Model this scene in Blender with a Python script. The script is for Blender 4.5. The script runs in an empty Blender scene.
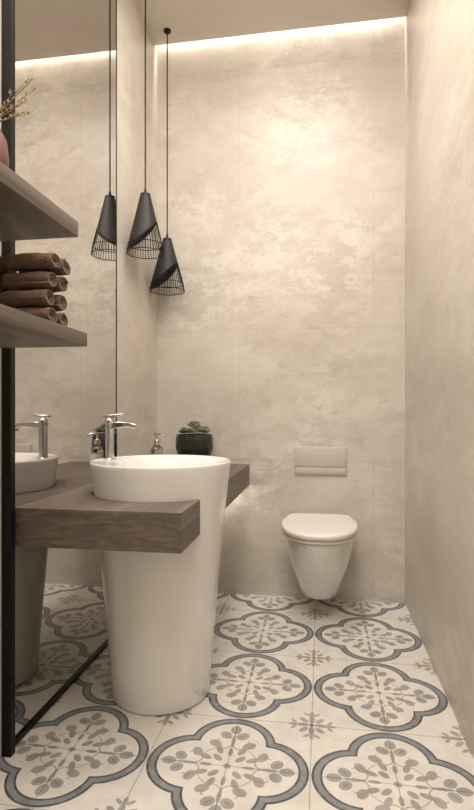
import bpy, bmesh, math, random
from mathutils import Vector, Matrix
random.seed(4)
S=bpy.context.scene
try:
    S.view_settings.view_transform='Standard'
except Exception: pass
C=S.collection
# ---------------- constants
TH=math.radians(9.12); H=1.015; F=523.0
XL=-0.932; XR=0.443; YB=2.9; YF=-1.0; ZC=3.105

def srgb(r,g,b):
    f=lambda c:(c/255/12.92) if c/255<=0.04045 else ((c/255+0.055)/1.055)**2.4
    return (f(r),f(g),f(b),1)

# ---------------- node expression helper
class N:
    def __init__(s,nt): s.nt=nt
    def m(s,op,*a,clamp=False):
        n=s.nt.nodes.new('ShaderNodeMath'); n.operation=op; n.use_clamp=clamp
        for i,v in enumerate(a):
            if isinstance(v,(int,float)): n.inputs[i].default_value=v
            else: s.nt.links.new(v,n.inputs[i])
        return n.outputs[0]
    def add(s,a,b): return s.m('ADD',a,b)
    def sub(s,a,b): return s.m('SUBTRACT',a,b)
    def mul(s,a,b): return s.m('MULTIPLY',a,b)
    def mx(s,a,b): return s.m('MAXIMUM',a,b)
    def mn(s,a,b): return s.m('MINIMUM',a,b)
    def ab(s,a): return s.m('ABSOLUTE',a)
    def length(s,a,b): return s.m('SQRT',s.add(s.mul(a,a),s.mul(b,b)))
    def inside(s,d,soft=0.0012):   # 1 when d<0
        return s.m('MULTIPLY_ADD',d,-1/soft,0.5,clamp=True)
    def mix(s,f,a,b,mode='MIX'):
        n=s.nt.nodes.new('ShaderNodeMix'); n.data_type='RGBA'; n.blend_type=mode
        for sock,v in ((n.inputs[0],f),(n.inputs[6],a),(n.inputs[7],b)):
            if isinstance(v,(int,float)) : sock.default_value=v
            elif isinstance(v,tuple): sock.default_value=v
            else: s.nt.links.new(v,sock)
        return n.outputs[2]

def newmat(name,col=(.8,.8,.8,1),rough=.5,metal=0,spec=None,coat=0,trans=0,ior=None):
    m=bpy.data.materials.new(name); m.use_nodes=True
    b=m.node_tree.nodes['Principled BSDF']
    b.inputs['Base Color'].default_value=col
    b.inputs['Roughness'].default_value=rough
    b.inputs['Metallic'].default_value=metal
    if spec is not None: b.inputs['Specular IOR Level'].default_value=spec
    if coat: b.inputs['Coat Weight'].default_value=coat; b.inputs['Coat Roughness'].default_value=.05
    if trans: b.inputs['Transmission Weight'].default_value=trans
    if ior: b.inputs['IOR'].default_value=ior
    return m,b
def noise(nt,vec,scale,detail=4,rough=.55,dist=0):
    n=nt.nodes.new('ShaderNodeTexNoise'); n.inputs['Scale'].default_value=scale
    n.inputs['Detail'].default_value=detail; n.inputs['Roughness'].default_value=rough
    n.inputs['Distortion'].default_value=dist
    nt.links.new(vec,n.inputs['Vector']); return n.outputs['Fac']
def ramp(nt,fac,stops):
    r=nt.nodes.new('ShaderNodeValToRGB'); e=r.color_ramp.elements
    while len(e)<len(stops): e.new(.5)
    for i,(p,c) in enumerate(stops): e[i].position=p; e[i].color=c
    nt.links.new(fac,r.inputs[0]); return r.outputs[0]
def mapping(nt,vec,scale=(1,1,1),loc=(0,0,0)):
    n=nt.nodes.new('ShaderNodeMapping'); n.inputs['Scale'].default_value=scale; n.inputs['Location'].default_value=loc
    nt.links.new(vec,n.inputs['Vector']); return n.outputs[0]
def pos(nt):
    return nt.nodes.new('ShaderNodeNewGeometry').outputs['Position']
def bump(nt,b,h,strength=.2,dist=.01):
    n=nt.nodes.new('ShaderNodeBump'); n.inputs['Strength'].default_value=strength; n.inputs['Distance'].default_value=dist
    nt.links.new(h,n.inputs['Height']); nt.links.new(n.outputs[0],b.inputs['Normal'])

# ---------------- materials
def wall_mat(name,axis,offx,offz,A=1.0):
    m,b=newmat(name,rough=.42); nt=m.node_tree; k=N(nt); P=pos(nt)
    sx=nt.nodes.new('ShaderNodeSeparateXYZ'); nt.links.new(P,sx.inputs[0])
    cb=nt.nodes.new('ShaderNodeCombineXYZ')
    nt.links.new(k.add(sx.outputs[axis],offx),cb.inputs[0]); nt.links.new(k.add(sx.outputs[2],offz),cb.inputs[1])
    v=cb.outputs[0]
    n1=noise(nt,mapping(nt,v,(1.2,1.7,1)),1.3,8,.62,.3)
    n2=noise(nt,mapping(nt,v,(1.8,2.8,1),(3,1,0)),3.0,14,.82,.0)
    n3=noise(nt,v,30,8,.7)
    base=ramp(nt,n1,[(.33,srgb(187,178,167)),(.5,srgb(199,191,180)),(.68,srgb(209,202,192))])
    patch=ramp(nt,n2,[(.48,(0,0,0,1)),(.53,(1,1,1,1)),(.60,(.9,.9,.9,1)),(.68,(.1,.1,.1,1))])
    region=ramp(nt,noise(nt,mapping(nt,v,(1,1,1),(7,2,0)),1.7,3,.5),[(.44,(0,0,0,1)),(.60,(.8,.8,.8,1))])
    c=k.mix(k.mul(k.mul(patch,region),A),base,srgb(219,213,204))
    reg2=ramp(nt,noise(nt,mapping(nt,v,(1,1.2,1),(2,5,0)),1.9,3,.5),[(.42,(.25,.25,.25,1)),(.58,(1,1,1,1))])
    dk=ramp(nt,noise(nt,mapping(nt,v,(1.9,3.4,1),(1,8,0)),2.6,14,.84),[(.50,(0,0,0,1)),(.60,(.50,.50,.50,1))])
    c=k.mix(k.mul(k.mul(dk,reg2),A),c,srgb(160,148,134))
    dk2=ramp(nt,noise(nt,mapping(nt,v,(1,1.3,1),(11,4,0)),6.5,14,.88),[(.54,(0,0,0,1)),(.62,(.36,.36,.36,1))])
    c=k.mix(k.mul(k.mul(dk2,reg2),A),c,srgb(158,147,134))
    c=k.mix(k.mul(n3,.20),c,srgb(166,156,144))
    br=nt.nodes.new('ShaderNodeTexBrick'); nt.links.new(v,br.inputs['Vector'])
    br.inputs['Scale'].default_value=1; br.inputs['Mortar Size'].default_value=.0016; br.inputs['Mortar Smooth'].default_value=0
    br.inputs['Brick Width'].default_value=1.46; br.inputs['Row Height'].default_value=.73; br.offset=.5
    c=k.mix(k.mul(br.outputs['Fac'],.24),c,srgb(130,118,104))
    nt.links.new(c,b.inputs['Base Color'])
    bump(nt,b,k.sub(k.mul(n3,.3),br.outputs['Fac']),.08,.002)
    return m
M_back=wall_mat('concrete_tile_back',0,.45+1.46*2,-.02)
M_side=wall_mat('concrete_tile_side',1,5.1,-.02,.6)

M_ceil,b=newmat('ceiling_paint',srgb(214,207,196),.8)
nt=M_ceil.node_tree; nt.links.new(ramp(nt,noise(nt,pos(nt),3,2),[(.3,srgb(212,205,196)),(.7,srgb(217,210,201))]),b.inputs['Base Color'])

# floor tile
def floor_mat():
    m,b=newmat('patterned_cement_tile',rough=.3); nt=m.node_tree; k=N(nt); P=pos(nt)
    T=.475; hT=T/2
    sx=nt.nodes.new('ShaderNodeSeparateXYZ'); nt.links.new(P,sx.inputs[0])
    def fold(o,c):
        t=k.m('FRACT',k.m('DIVIDE',k.add(o,-c+hT+20*T),T))
        return k.ab(k.mul(k.sub(t,.5),T))
    a=fold(sx.outputs[0],.208); bb=fold(sx.outputs[1],1.955)
    u=k.mx(a,bb); v=k.mn(a,bb)
    n0=noise(nt,P,14,6,.65); n1=noise(nt,P,90,3,.6)
    cream=ramp(nt,n0,[(.3,srgb(204,198,188)),(.7,srgb(222,217,208))])
    slate=ramp(nt,n0,[(.3,srgb(108,112,115)),(.7,srgb(142,146,148))])
    dark=srgb(64,65,67)
    taupe=ramp(nt,n0,[(.3,srgb(130,125,121)),(.7,srgb(162,157,152))])
    c=cream
    o,r=.103,.129
    d=k.sub(k.length(k.sub(u,o),v),r)
    def ell(cx,cy,rx,ry,ang,uu=u,vv=v):
        x=k.sub(uu,cx); y=k.sub(vv,cy); ca,sa=math.cos(ang),math.sin(ang)
        X=k.add(k.mul(x,ca/rx),k.mul(y,sa/rx)); Y=k.add(k.mul(x,-sa/ry),k.mul(y,ca/ry))
        return k.mul(k.sub(k.length(X,Y),1),min(rx,ry))
    def ring(cx,cy,R,w,uu=u,vv=v):
        return k.sub(k.ab(k.sub(k.length(k.sub(uu,cx),k.sub(vv,cy)),R)),w)
    orn=None
    # trefoil in each lobe, paired petals towards the cusps, small centre flower
    shapes=[ell(.172,0,.022,.017,0),ell(.142,.026,.021,.017,.9),ell(.118,.0,.030,.006,0),
            ell(.098,.052,.021,.015,1.1),ell(.070,.034,.020,.010,.4),ell(.034,.034,.018,.010,.785),
            ell(.062,.0,.018,.007,0)]
    for s_ in shapes: orn=s_ if orn is None else k.mn(orn,s_)
    c=k.mix(k.mul(k.inside(orn),.92),c,taupe)
    sc=k.mn(k.mx(ring(.104,.026,.026,.0022),k.sub(u,.122)),k.mx(ring(.0,.0,.090,.0016),k.sub(.03,v)))
    c=k.mix(k.mul(k.inside(sc),.85),c,taupe)
    veins=k.mn(ell(.170,0,.012,.0018,0),ell(.142,.026,.011,.0018,.9))
    c=k.mix(k.mul(k.inside(veins),.55),c,dark)
    c=k.mix(k.mul(k.inside(k.sub(k.length(u,v),.011)),.8),c,slate)
    band=k.sub(k.ab(k.add(d,.013)),.013)
    c=k.mix(k.inside(band),c,slate)
    e1=k.sub(k.ab(k.add(d,.001)),.0036); e2=k.sub(k.ab(k.add(d,.0245)),.0032)
    c=k.mix(k.mul(k.inside(k.mn(e1,e2)),.92),c,dark)
    s1=k.sub(hT,u); t1=k.sub(hT,v)
    U=k.mx(s1,t1); V=k.mn(s1,t1)
    co=None
    for s_ in [ell(.030,.0,.022,.0095,0,U,V),ell(.026,.026,.018,.009,.785,U,V),ell(.062,.0,.014,.007,0,U,V),ell(.058,.016,.014,.006,.9,U,V)]:
        co=s_ if co is None else k.mn(co,s_)
    c=k.mix(k.mul(k.inside(co),.9),c,taupe)
    c=k.mix(k.inside(k.sub(k.length(U,V),.007)),c,dark)
    g=k.mn(k.mn(a,bb),k.mn(k.sub(hT,a),k.sub(hT,bb)))
    gf=k.inside(k.sub(g,.0014),.001)
    c=k.mix(k.mul(gf,.6),c,srgb(110,102,94))
    c=k.mix(k.mul(ramp(nt,noise(nt,P,30,8,.75),[(.48,(0,0,0,1)),(.7,(1,1,1,1))]),.25),c,srgb(205,199,190))
    nt.links.new(c,b.inputs['Base Color'])
    nt.links.new(k.m('MULTIPLY_ADD',n0,.25,.2),b.inputs['Roughness'])
    bump(nt,b,k.sub(k.mul(n1,.15),gf),.15,.002)
    return m
M_floor=floor_mat()

def wood_mat(name):
    m,b=newmat(name,rough=.48); nt=m.node_tree; k=N(nt); P=pos(nt)
    n1=noise(nt,mapping(nt,P,(9,1.2,42)),1.6,8,.6,.6)
    n2=noise(nt,mapping(nt,P,(60,3,160)),1.5,4,.6)
    c=ramp(nt,n1,[(.3,srgb(80,70,62)),(.5,srgb(105,93,83)),(.72,srgb(132,119,107))])
    c=k.mix(k.mul(n2,.32),c,srgb(68,59,52))
    nt.links.new(c,b.inputs['Base Color']); bump(nt,b,n2,.12,.003)
    return m
M_wood=wood_mat('grey_oak_wood')
M_cer,_=newmat('white_ceramic',srgb(232,228,220),.12,coat=.5)
nt=M_cer.node_tree; nt.links.new(ramp(nt,noise(nt,pos(nt),2,1),[(.3,srgb(226,223,218)),(.7,srgb(230,227,222))]),_.inputs['Base Color'])
M_plas,_=newmat('white_plastic',srgb(222,217,210),.3)
M_plate,_=newmat('flush_plate_satin',srgb(192,184,173),.35)
M_chrome,_=newmat('chrome',(.6,.59,.58,1),.15,1)
M_black,_=newmat('black_metal',srgb(24,23,23),.4,.6)
M_shade,b=newmat('black_shade',srgb(30,28,27),.6)
nt=M_shade.node_tree; bump(nt,b,noise(nt,pos(nt),250,2),.1,.001)
M_mirror,_=newmat('mirror_glass',(.66,.645,.62,1),.0,1)
M_glass,_=newmat('clear_glass',(.93,.95,.95,1),.03,trans=1,ior=1.45)
M_liq,_=newmat('soap_label',srgb(205,205,200),.3)
M_pot,_=newmat('black_glazed_pot',srgb(34,33,32),.3)
M_soil,_=newmat('soil',srgb(50,40,32),.9)
M_leaf,b=newmat('succulent_leaf',srgb(96,112,82),.5)
nt=M_leaf.node_tree; nt.links.new(ramp(nt,noise(nt,pos(nt),40,2),[(.3,srgb(78,86,66)),(.7,srgb(152,154,130))]),b.inputs['Base Color'])
M_yel,_=newmat('dried_blossom',srgb(176,162,112),.7)
M_twig,_=newmat('twig',srgb(110,92,62),.8)
M_vase,_=newmat('clay_vase',srgb(110,76,70),.5)
M_tow,b=newmat('brown_towel',srgb(90,64,48),.95)
nt=M_tow.node_tree; k=N(nt)
nn=noise(nt,pos(nt),300,3,.7)
nt.links.new(ramp(nt,nn,[(.3,srgb(76,57,46)),(.7,srgb(130,102,84))]),b.inputs['Base Color'])
bump(nt,b,nn,.8,.004)
b.inputs['Sheen Weight'].default_value=.08

# ---------------- mesh helpers
def mk(name,bm,mat,parent=None,smooth=False,auto=None):
    me=bpy.data.meshes.new(name); bmesh.ops.recalc_face_normals(bm,faces=bm.faces[:]); bm.to_mesh(me); bm.free()
    me.materials.append(mat)
    if smooth:
        for p in me.polygons: p.use_smooth=True
        if auto:
            try: me.set_sharp_from_angle(angle=math.radians(auto))
            except Exception: pass
    o=bpy.data.objects.new(name,me); C.objects.link(o)
    if parent: o.parent=parent
    return o
def box(name,x0,x1,y0,y1,z0,z1,mat,parent=None,bev=0,seg=2):
    bm=bmesh.new(); bmesh.ops.create_cube(bm,size=1)
    for v in bm.verts:
        v.co=Vector((x0+(v.co.x+.5)*(x1-x0),y0+(v.co.y+.5)*(y1-y0),z0+(v.co.z+.5)*(z1-z0)))
    if bev: bmesh.ops.bevel(bm,geom=bm.edges[:],offset=bev,segments=seg,affect='EDGES',profile=.5)
    return mk(name,bm,mat,parent,smooth=bool(bev),auto=35)
def empty(name,loc=(0,0,0)):
    e=bpy.data.objects.new(name,None); e.empty_display_size=.05; C.objects.link(e); return e
def loft(bm,rings,cap0=True,cap1=True,closed=True):
    vs=[[bm.verts.new(p) for p in r] for r in rings]
    n=len(vs[0])
    for i in range(len(vs)-1):
        for j in range(n if closed else n-1):
            bm.faces.new((vs[i][j],vs[i][(j+1)%n],vs[i+1][(j+1)%n],vs[i+1][j]))
    if cap0: bm.faces.new(vs[0][::-1])
    if cap1: bm.faces.new(vs[-1])
    return vs
def lathe(bm,cx,cy,prof,seg=64,cap0=True,cap1=True):
    rs=[]
    for p in prof:
        r,z=p[0],p[1]; ox=p[2] if len(p)>2 else 0
        rs.append([(cx+ox+r*math.cos(2*math.pi*i/seg),cy+r*math.sin(2*math.pi*i/seg),z) for i in range(seg)])
    loft(bm,rs,cap0,cap1)
def tube(bm,pts,r,seg=8):
    pts=[Vector(p) for p in pts]; rings=[]
    for i,p in enumerate(pts):
        t=(pts[min(i+1,len(pts)-1)]-pts[max(i-1,0)]).normalized()
        ref=Vector((0,0,1)) if abs(t.z)<.9 else Vector((1,0,0))
        a=t.cross(ref).normalized(); bb=t.cross(a)
        rr=r[i] if isinstance(r,(list,tuple)) else r
        rings.append([p+a*rr*math.cos(2*math.pi*j/seg)+bb*rr*math.sin(2*math.pi*j/seg) for j in range(seg)])
    loft(bm,rings)

# ---------------- room shell
WT=3.32
box('floor',XL-.1,XR+.1,YF-.1,YB+.1,-.1,0,M_floor)
box('wall_back',XL-.1,XR+.1,YB,YB+.1,0,WT,M_back)
box('wall_left',XL-.1,XL,YF,YB,0,WT,M_side)
box('wall_right',XR,XR+.1,YF,YB,0,WT,M_side)
box('wall_front',XL-.1,XR+.1,YF-.1,YF,0,WT,M_back)
SL=.035
cei=box('ceiling',XL,XR,YF,YB-SL,ZC,ZC+.05,M_ceil)
box('ceiling_recess',XL-.1,XR+.1,YF-.1,YB+.1,WT,WT+.06,M_ceil)
led=empty('led_strip_light')
box('profile',XL+.02,XR-.02,YB-SL-.05,YB-SL-.02,ZC+.075,ZC+.10,M_plas,led)

# ---------------- mirror
mir=empty('wall_mirror')
MY0,MY1=1.44,2.278
box('glass',XL,XL+.006,MY0,MY1,.018,ZC,M_mirror,mir)
box('frame_side',XL,XL+.030,1.415,1.438,0,ZC,M_black,mir)
box('frame_bottom',XL,XL+.014,1.438,MY1,0,.017,M_black,mir)
box('frame_edge',XL,XL+.008,MY1,MY1+.004,0,ZC,M_black,mir)

# ---------------- counter with notch for the basin
BX,BY=-.579,1.855; CXR=-.395; CZ=.729
bm=bmesh.new()
R=.247; dx=CXR-BX; a0=math.acos(dx/R)
pts=[(XL+.008,1.452),(CXR,1.452)]
n=48
for i in range(n+1):
    a=-a0-(2*math.pi-2*a0)*i/n
    pts.append((BX+R*math.cos(a),BY+R*math.sin(a)))
pts+=[(CXR,YB-.002),(XL+.008,YB-.002)]
loft(bm,[[(x,y,CZ-.117) for x,y in pts],[(x,y,CZ) for x,y in pts]])
ct=mk('vanity_counter',bm,M_wood)
md=ct.modifiers.new('b','BEVEL'); md.width=.0015; md.segments=2; md.limit_method='ANGLE'

# ---------------- pedestal basin
bas=empty('pedestal_washbasin')
bm=bmesh.new()
Z=.842
prof=[(.168,0),(.176,.004),(.179,.012),(.184,.10),(.194,.22),(.206,.36),(.218,.50),(.230,.62),(.239,.70),(.247,.77),(.2535,.82),(.255,.834),(.2545,.840),(.252,Z),
      (.247,Z),(.245,Z-.002),(.200,Z-.006,.036),(.196,Z-.010,.036),(.190,Z-.04,.034),(.172,Z-.09,.03),(.13,Z-.125,.02),(.06,Z-.135,.01),(.022,Z-.137,.01)]
lathe(bm,BX,BY,prof,96)
mk('body',bm,M_cer,bas,True,50)
bm=bmesh.new(); lathe(bm,BX+.01,BY,[(.0215,Z-.136),(.021,Z-.131),(.012,Z-.1295),(.002,Z-.129)],24)
mk('drain',bm,M_chrome,bas,True)

# ---------------- faucet
fa=empty('basin_faucet')
fx,fy=-.79,1.88; z0=Z-.005
bm=bmesh.new()
lathe(bm,fx,fy,[(.024,z0),(.024,z0+.004),(.0175,z0+.007),(.0165,z0+.04),(.0165,z0+.125),(.018,z0+.13),(.018,z0+.15),(.014,z0+.156),(.004,z0+.158)],32)
mk('body',bm,M_chrome,fa,True,40)
def slab(name,p,parent,mat):
    bm=bmesh.new(); rings=[]
    for (x,y,z,ww,tt) in p:
        rings.append([(x,y-ww,z-tt),(x,y+ww,z-tt),(x,y+ww,z+tt),(x,y-ww,z+tt)])
    loft(bm,rings); 
    o=mk(name,bm,mat,parent,True,30); md=o.modifiers.new('b','BEVEL'); md.width=.002; md.segments=2; return o
slab('spout',[(fx,fy,z0+.128,.013,.014),(fx+.04,fy,z0+.134,.013,.011),(fx+.08,fy,z0+.134,.013,.009),(fx+.108,fy,z0+.127,.012,.008),(fx+.114,fy,z0+.112,.011,.006)],fa,M_chrome)
slab('lever',[(fx-.030,fy,z0+.166,.008,.004),(fx+.0,fy,z0+.165,.013,.006),(fx+.04,fy,z0+.170,.011,.0045),(fx+.062,fy,z0+.175,.009,.003)],fa,M_chrome)

# ---------------- soap dispenser
so=empty('soap_dispenser')
sx_,sy_=-.775,2.41; z0=CZ
bm=bmesh.new(); lathe(bm,sx_,sy_,[(.026,z0),(.030,z0+.004),(.030,z0+.10),(.027,z0+.118),(.014,z0+.13),(.013,z0+.138)],32)
mk('bottle',bm,M_glass,so,True,40)
bm=bmesh.new(); lathe(bm,sx_,sy_,[(.0305,z0+.03),(.0305,z0+.09)],32,False,False)
mk('label',bm,M_liq,so,True)
bm=bmesh.new(); lathe(bm,sx_,sy_,[(.0165,z0+.136),(.0165,z0+.156),(.006,z0+.160),(.006,z0+.178),(.015,z0+.180),(.015,z0+.190),(.004,z0+.192)],24)
tube(bm,[(sx_,sy_,z0+.185),(sx_+.03,sy_-.01,z0+.186),(sx_+.045,sy_-.015,z0+.176)],.004)
mk('pump',bm,M_chrome,so,True,40)

# ---------------- succulent pot
pl=empty('potted_succulent')
px,py=-.684,2.79; z0=CZ
bm=bmesh.new()
ns=12; rr=[(.055,0),(.085,.045),(.104,.095),(.102,.145),(.096,.170),(.088,.170),(.086,.150)]
rings=[]
for i,(r,z) in enumerate(rr):
    rings.append([(px+r*math.cos(2*math.pi*(j+.5*(i%2 if i<4 else 1))/ns),py+r*math.sin(2*math.pi*(j+.5*(i%2 if i<4 else 1))/ns),z0+z) for j in range(ns)])
vs=[[bm.verts.new(p) for p in r] for r in rings]
for i in range(len(vs)-1):
    for j in range(ns):
        a,b_,c_,d_=vs[i][j],vs[i][(j+1)%ns],vs[i+1][(j+1)%ns],vs[i+1][j]
        if i<4:
            if i%2==0: bm.faces.new((a,b_,d_)); bm.faces.new((b_,c_,d_))
            else: bm.faces.new((a,c_,d_)); bm.faces.new((a,b_,c_))
        else: bm.faces.new((a,b_,c_,d_))
bm.faces.new(vs[0][::-1])
mk('pot',bm,M_pot,pl)
bm=bmesh.new(); lathe(bm,px,py,[(.085,z0+.145),(.085,z0+.158),(.04,z0+.168),(.003,z0+.17)],24); mk('soil',bm,M_soil,pl,True)
bm=bmesh.new()
def leaf(bm,base,d,L,w,t):
    d=d.normalized(); side=d.cross(Vector((0,0,1))).normalized(); up=side.cross(d)
    rings=[]
    for f,ww in ((0,.45),(.3,.9),(.6,1),(.85,.6),(1,.08)):
        p=base+d*L*f+up*(L*.18*f*f)
        rings.append([p+side*w*ww*math.cos(a)+up*t*ww*math.sin(a) for a in [i*math.pi/3 for i in range(6)]])
    loft(bm,rings)
def rosette(bm,c,R,rows=4):
    for r in range(rows):
        nL=9-r*1; el=math.radians(12+r*22)
        for i in range(nL):
            a=2*math.pi*i/nL+r*.4+random.uniform(-.1,.1)
            d=Vector((math.cos(a)*math.cos(el),math.sin(a)*math.cos(el),math.sin(el)))
            leaf(bm,Vector(c),d,R*(1-r*.14),R*.23,R*.09)
for i in range(8):
    a=2*math.pi*i/8; rosette(bm,(px+.060*math.cos(a),py+.060*math.sin(a),z0+.175+random.uniform(0,.012)),.040+random.uniform(-.005,.004))
rosette(bm,(px,py,z0+.21),.05); rosette(bm,(px+.02,py-.03,z0+.20),.038)
mk('succulents',bm,M_leaf,pl,True)

# ---------------- toilet
to=empty('wall_hung_toilet')
tx=-.008; n=40
def drg(w,L,z,yb=YB,st=.12,wb=None,p=.88):
    wb=wb or w*.9; out=[]
    out.append((tx+wb,yb,z)); out.append((tx+(wb+w)/2*1.0,yb-st*.5,z))
    for i in range(n+1):
        t=math.pi*i/n; cs,sn=math.cos(t),math.sin(t)
        out.append((tx+w*math.copysign(abs(cs)**p,cs),yb-st-(L-st)*abs(sn)**p,z))
    out.append((tx-(wb+w)/2,yb-st*.5,z)); out.append((tx-wb,yb,z))
    return out
bm=bmesh.new()
loft(bm,[drg(.066,.21,.088),drg(.086,.28,.091),drg(.097,.31,.102),drg(.110,.345,.14),drg(.130,.39,.20),drg(.149,.434,.26),drg(.164,.47,.32),drg(.174,.495,.37),drg(.179,.508,.405),drg(.179,.51,.415),drg(.173,.505,.42)])
mk('bowl',bm,M_cer,to,True,60)
def lid(name,z0,z1,w,L,e,mat):
    bm=bmesh.new()
    yb=YB-.045
    g=lambda s,z: drg(w-s,L-s-.045,z,yb,.16,w*.86-s,.84)
    loft(bm,[g(e*.6,z0),g(0,z0+e*.5),g(0,z1-e),g(e*.35,z1-e*.3),g(e*1.3,z1),g(.05,z1+.003),g(.12,z1+.004)])
    return mk(name,bm,mat,to,True,60)
lid('seat',.421,.438,.185,.522,.006,M_plas)
lid('lid',.440,.468,.190,.532,.010,M_plas)
box('hinge',tx-.10,tx+.10,YB-.044,YB-.012,.4205,.452,M_plas,to,.005)

# ---------------- flush plate
fp=empty('flush_plate')
cx=-.003
box('plate',cx-.142,cx+.142,YB-.010,YB,.676,.830,M_plate,fp,.003)
box('button_large',cx-.134,cx+.134,YB-.014,YB-.0101,.722,.822,M_plate,fp,.0015)
box('button_left',cx-.134,cx+.028,YB-.014,YB-.0101,.684,.717,M_plate,fp,.0015)
box('button_right',cx+.032,cx+.134,YB-.014,YB-.0101,.684,.717,M_plate,fp,.0015)

# ---------------- pendants
def pendant(X,Y,zt,zb,rb,rot):
    e=empty('pendant_lamp')
    hgt=zt-zb; rt=.026
    zs=zt-.012
    def rad(z):
        f=(zs-z)/(zs-zb); 
        return rt+(rb-rt)*(f if f<.86 else .86+ (f-.86)*.6)
    bm=bmesh.new(); seg=72; rows=10
    def cut(a): return zb+hgt*(.30+.23*math.cos(a-rot))
    rings=[]
    for i in range(rows+1):
        rg=[]
        for j in range(seg):
            a=2*math.pi*j/seg; zz=zs+(cut(a)-zs)*i/rows; r=rad(zz)
            rg.append((X+r*math.cos(a),Y+r*math.sin(a),zz))
        rings.append(rg)
    loft(bm,rings,True,False)
    o=mk('shade',bm,M_shade,e,True,50); md=o.modifiers.new('s','SOLIDIFY'); md.thickness=.002
    bm=bmesh.new()
    nw=40
    for j in range(nw):
        a=2*math.pi*j/nw; p=[]
        za=cut(a)+.004
        for zz in (za,zb+hgt*.14,zb):
            if zz<=za or zz==zb: p.append((X+rad(zz)*math.cos(a),Y+rad(zz)*math.sin(a),zz))
        tube(bm,p,.0016,5)
    for zz,r in ((zb,rad(zb)),(zb+hgt*.14,rad(zb+hgt*.14))):
        ring=[(X+r*math.cos(2*math.pi*j/64),Y+r*math.sin(2*math.pi*j/64),zz) for j in range(65)]
        tube(bm,ring,.002,6)
    mk('wire_cage',bm,M_black,e,True)
    bm=bmesh.new(); lathe(bm,X,Y,[(.026,zs),(.024,zt),(.008,zt+.004),(.006,zt+.02),(.0035,zt+.03),(.0035,ZC-.008),(.02,ZC-.008),(.02,ZC-.001)],24)
    mk('cord_and_canopy',bm,M_black,e,True,40)
    bm=bmesh.new(); lathe(bm,X,Y,[(.014,zs-.004),(.015,zs-.05),(.026,zs-.08),(.028,zs-.10),(.02,zs-.12),(.004,zs-.13)],24)
    mk('bulb',bm,M_plas,e,True)
pendant(-.836,2.42,2.070,1.785,.092,.5)
pendant(-.829,2.76,1.965,1.680,.099,.2)

# ---------------- shelves
for (z0,z1,xo) in ((1.479,1.519,-.632),(1.190,1.225,-.607)):
    box('wall_shelf',XL,xo,.45,1.297,z0,z1,M_wood,None,.0015)

# ---------------- towels (rolled, axis across the shelf)
tw=empty('rolled_towels')
def towel(x0,x1,cy,z,wy,hz,i):
    bm=bmesh.new(); rings=[]
    N_=96; turns=3.2; M=12; ph=random.uniform(0,6)
    for q in range(N_):
        t=q/(N_-1); a=2*math.pi*turns*t+ph; s=1-.86*t; th=.0048
        row=[]
        for m_ in range(M+1):
            f=m_/M; xx=x0+(x1-x0)*f
            w=1+.05*math.sin(f*9+a*2+i)+.03*math.sin(f*23+i*2)
            endr=1-.10*(abs(2*f-1)**6)
            ry=(wy/2-th/2)*s*w*endr; rz=(hz/2-th/2)*s*w*endr
            row.append((xx+(.006*(1-t) if m_==0 else (-.006*(t) if m_==M else 0)),cy+ry*math.cos(a),z+hz/2+rz*math.sin(a)))
        rings.append(row)
    vs=[[bm.verts.new(p) for p in r] for r in rings]
    for q in range(N_-1):
        for m_ in range(M): bm.faces.new((vs[q][m_],vs[q][m_+1],vs[q+1][m_+1],vs[q+1][m_]))
    o=mk('towel_%d'%i,bm,M_tow,tw,True)
    md=o.modifiers.new('s','SOLIDIFY'); md.thickness=.0048; md.offset=0
    return o
i=0
for (xa,xb,y0) in ((-.757,-.632,1.165),(-.902,-.772,1.17)):
    z=1.2265
    for q in range(4):
        h=.0445; jx=random.uniform(-.006,.006)
        for rr_ in range(2):
            towel(xa+jx,xb+jx,y0+rr_*.058+random.uniform(-.003,.003),z,.056,h,i); i+=1
        z+=h-.001

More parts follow.
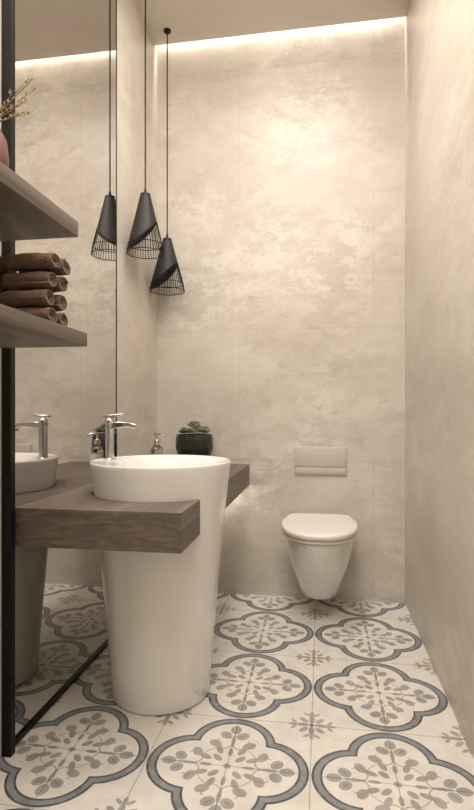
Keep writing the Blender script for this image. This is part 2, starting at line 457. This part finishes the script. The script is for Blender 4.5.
# ---------------- vase with twigs
va=empty('vase_with_twigs')
vx,vy=-.698,1.02; z0=1.520
bm=bmesh.new(); lathe(bm,vx,vy,[(.026,z0),(.034,z0+.01),(.038,z0+.04),(.033,z0+.08),(.018,z0+.11),(.016,z0+.125),(.020,z0+.13),(.014,z0+.128),(.012,z0+.11)],40)
mk('vase',bm,M_vase,va,True,60)
bm=bmesh.new(); bl=bmesh.new()
for q in range(8):
    a=-.5+q*.19; L=random.uniform(.12,.18)
    p=[Vector((vx,vy,z0+.11))]; ri=random.uniform(.3,.6)
    for t in (.33,.66,1):
        p.append(Vector((vx+L*.62*math.cos(a)*t**1.1,vy+L*.5*math.sin(a)*t**1.1,z0+.11+L*ri*t)))
    tube(bm,p,[.0013,.001,.0008,.0005],5)
    for t in range(9):
        f=random.uniform(.4,1); i0=min(2,int(f*3)); c=p[i0].lerp(p[i0+1],f*3-i0)
        d=Vector((random.uniform(-1,1),random.uniform(-1,1),random.uniform(0,1.2)))
        leaf(bl,c,d,random.uniform(.006,.011),.002,.0008)
mk('twigs',bm,M_twig,va,True); mk('blossoms',bl,M_yel,va,True)

# ---------------- lights
def area(name,loc,rot,sx,sy,pw,col):
    l=bpy.data.lights.new(name,'AREA'); l.shape='RECTANGLE'; l.size=sx; l.size_y=sy; l.energy=pw; l.color=col
    o=bpy.data.objects.new(name,l); o.location=loc; o.rotation_euler=rot; C.objects.link(o); return o
area('cove_light',((XL+XR)/2,YB-.020,ZC+.12),(math.radians(5),0,0),1.33,.025,9,(1,.93,.84))
area('ceiling_panel_light',(-.25,.45,ZC-.004),(0,0,0),1.1,1.5,62,(1,.945,.88))
area('ceiling_downlight',(-.2,1.8,ZC-.004),(0,0,0),.45,.45,22,(1,.93,.85))
area('under_counter_light',(-.66,2.80,CZ-.125),(math.radians(30),0,0),.45,.02,.9,(1,.9,.78))
w=bpy.data.worlds.new('world'); S.world=w; w.use_nodes=True
w.node_tree.nodes['Background'].inputs[0].default_value=(1,.93,.85,1); w.node_tree.nodes['Background'].inputs[1].default_value=.3

# ---------------- camera
cd=bpy.data.cameras.new('camera'); cam=bpy.data.objects.new('camera',cd); C.objects.link(cam)
cd.sensor_fit='HORIZONTAL'; cd.sensor_width=36; cd.lens=F*36/474; cd.shift_y=8/474
cd.clip_start=.02
cam.location=(0,0,H); cam.rotation_euler=(math.radians(90),0,TH)
S.camera=cam
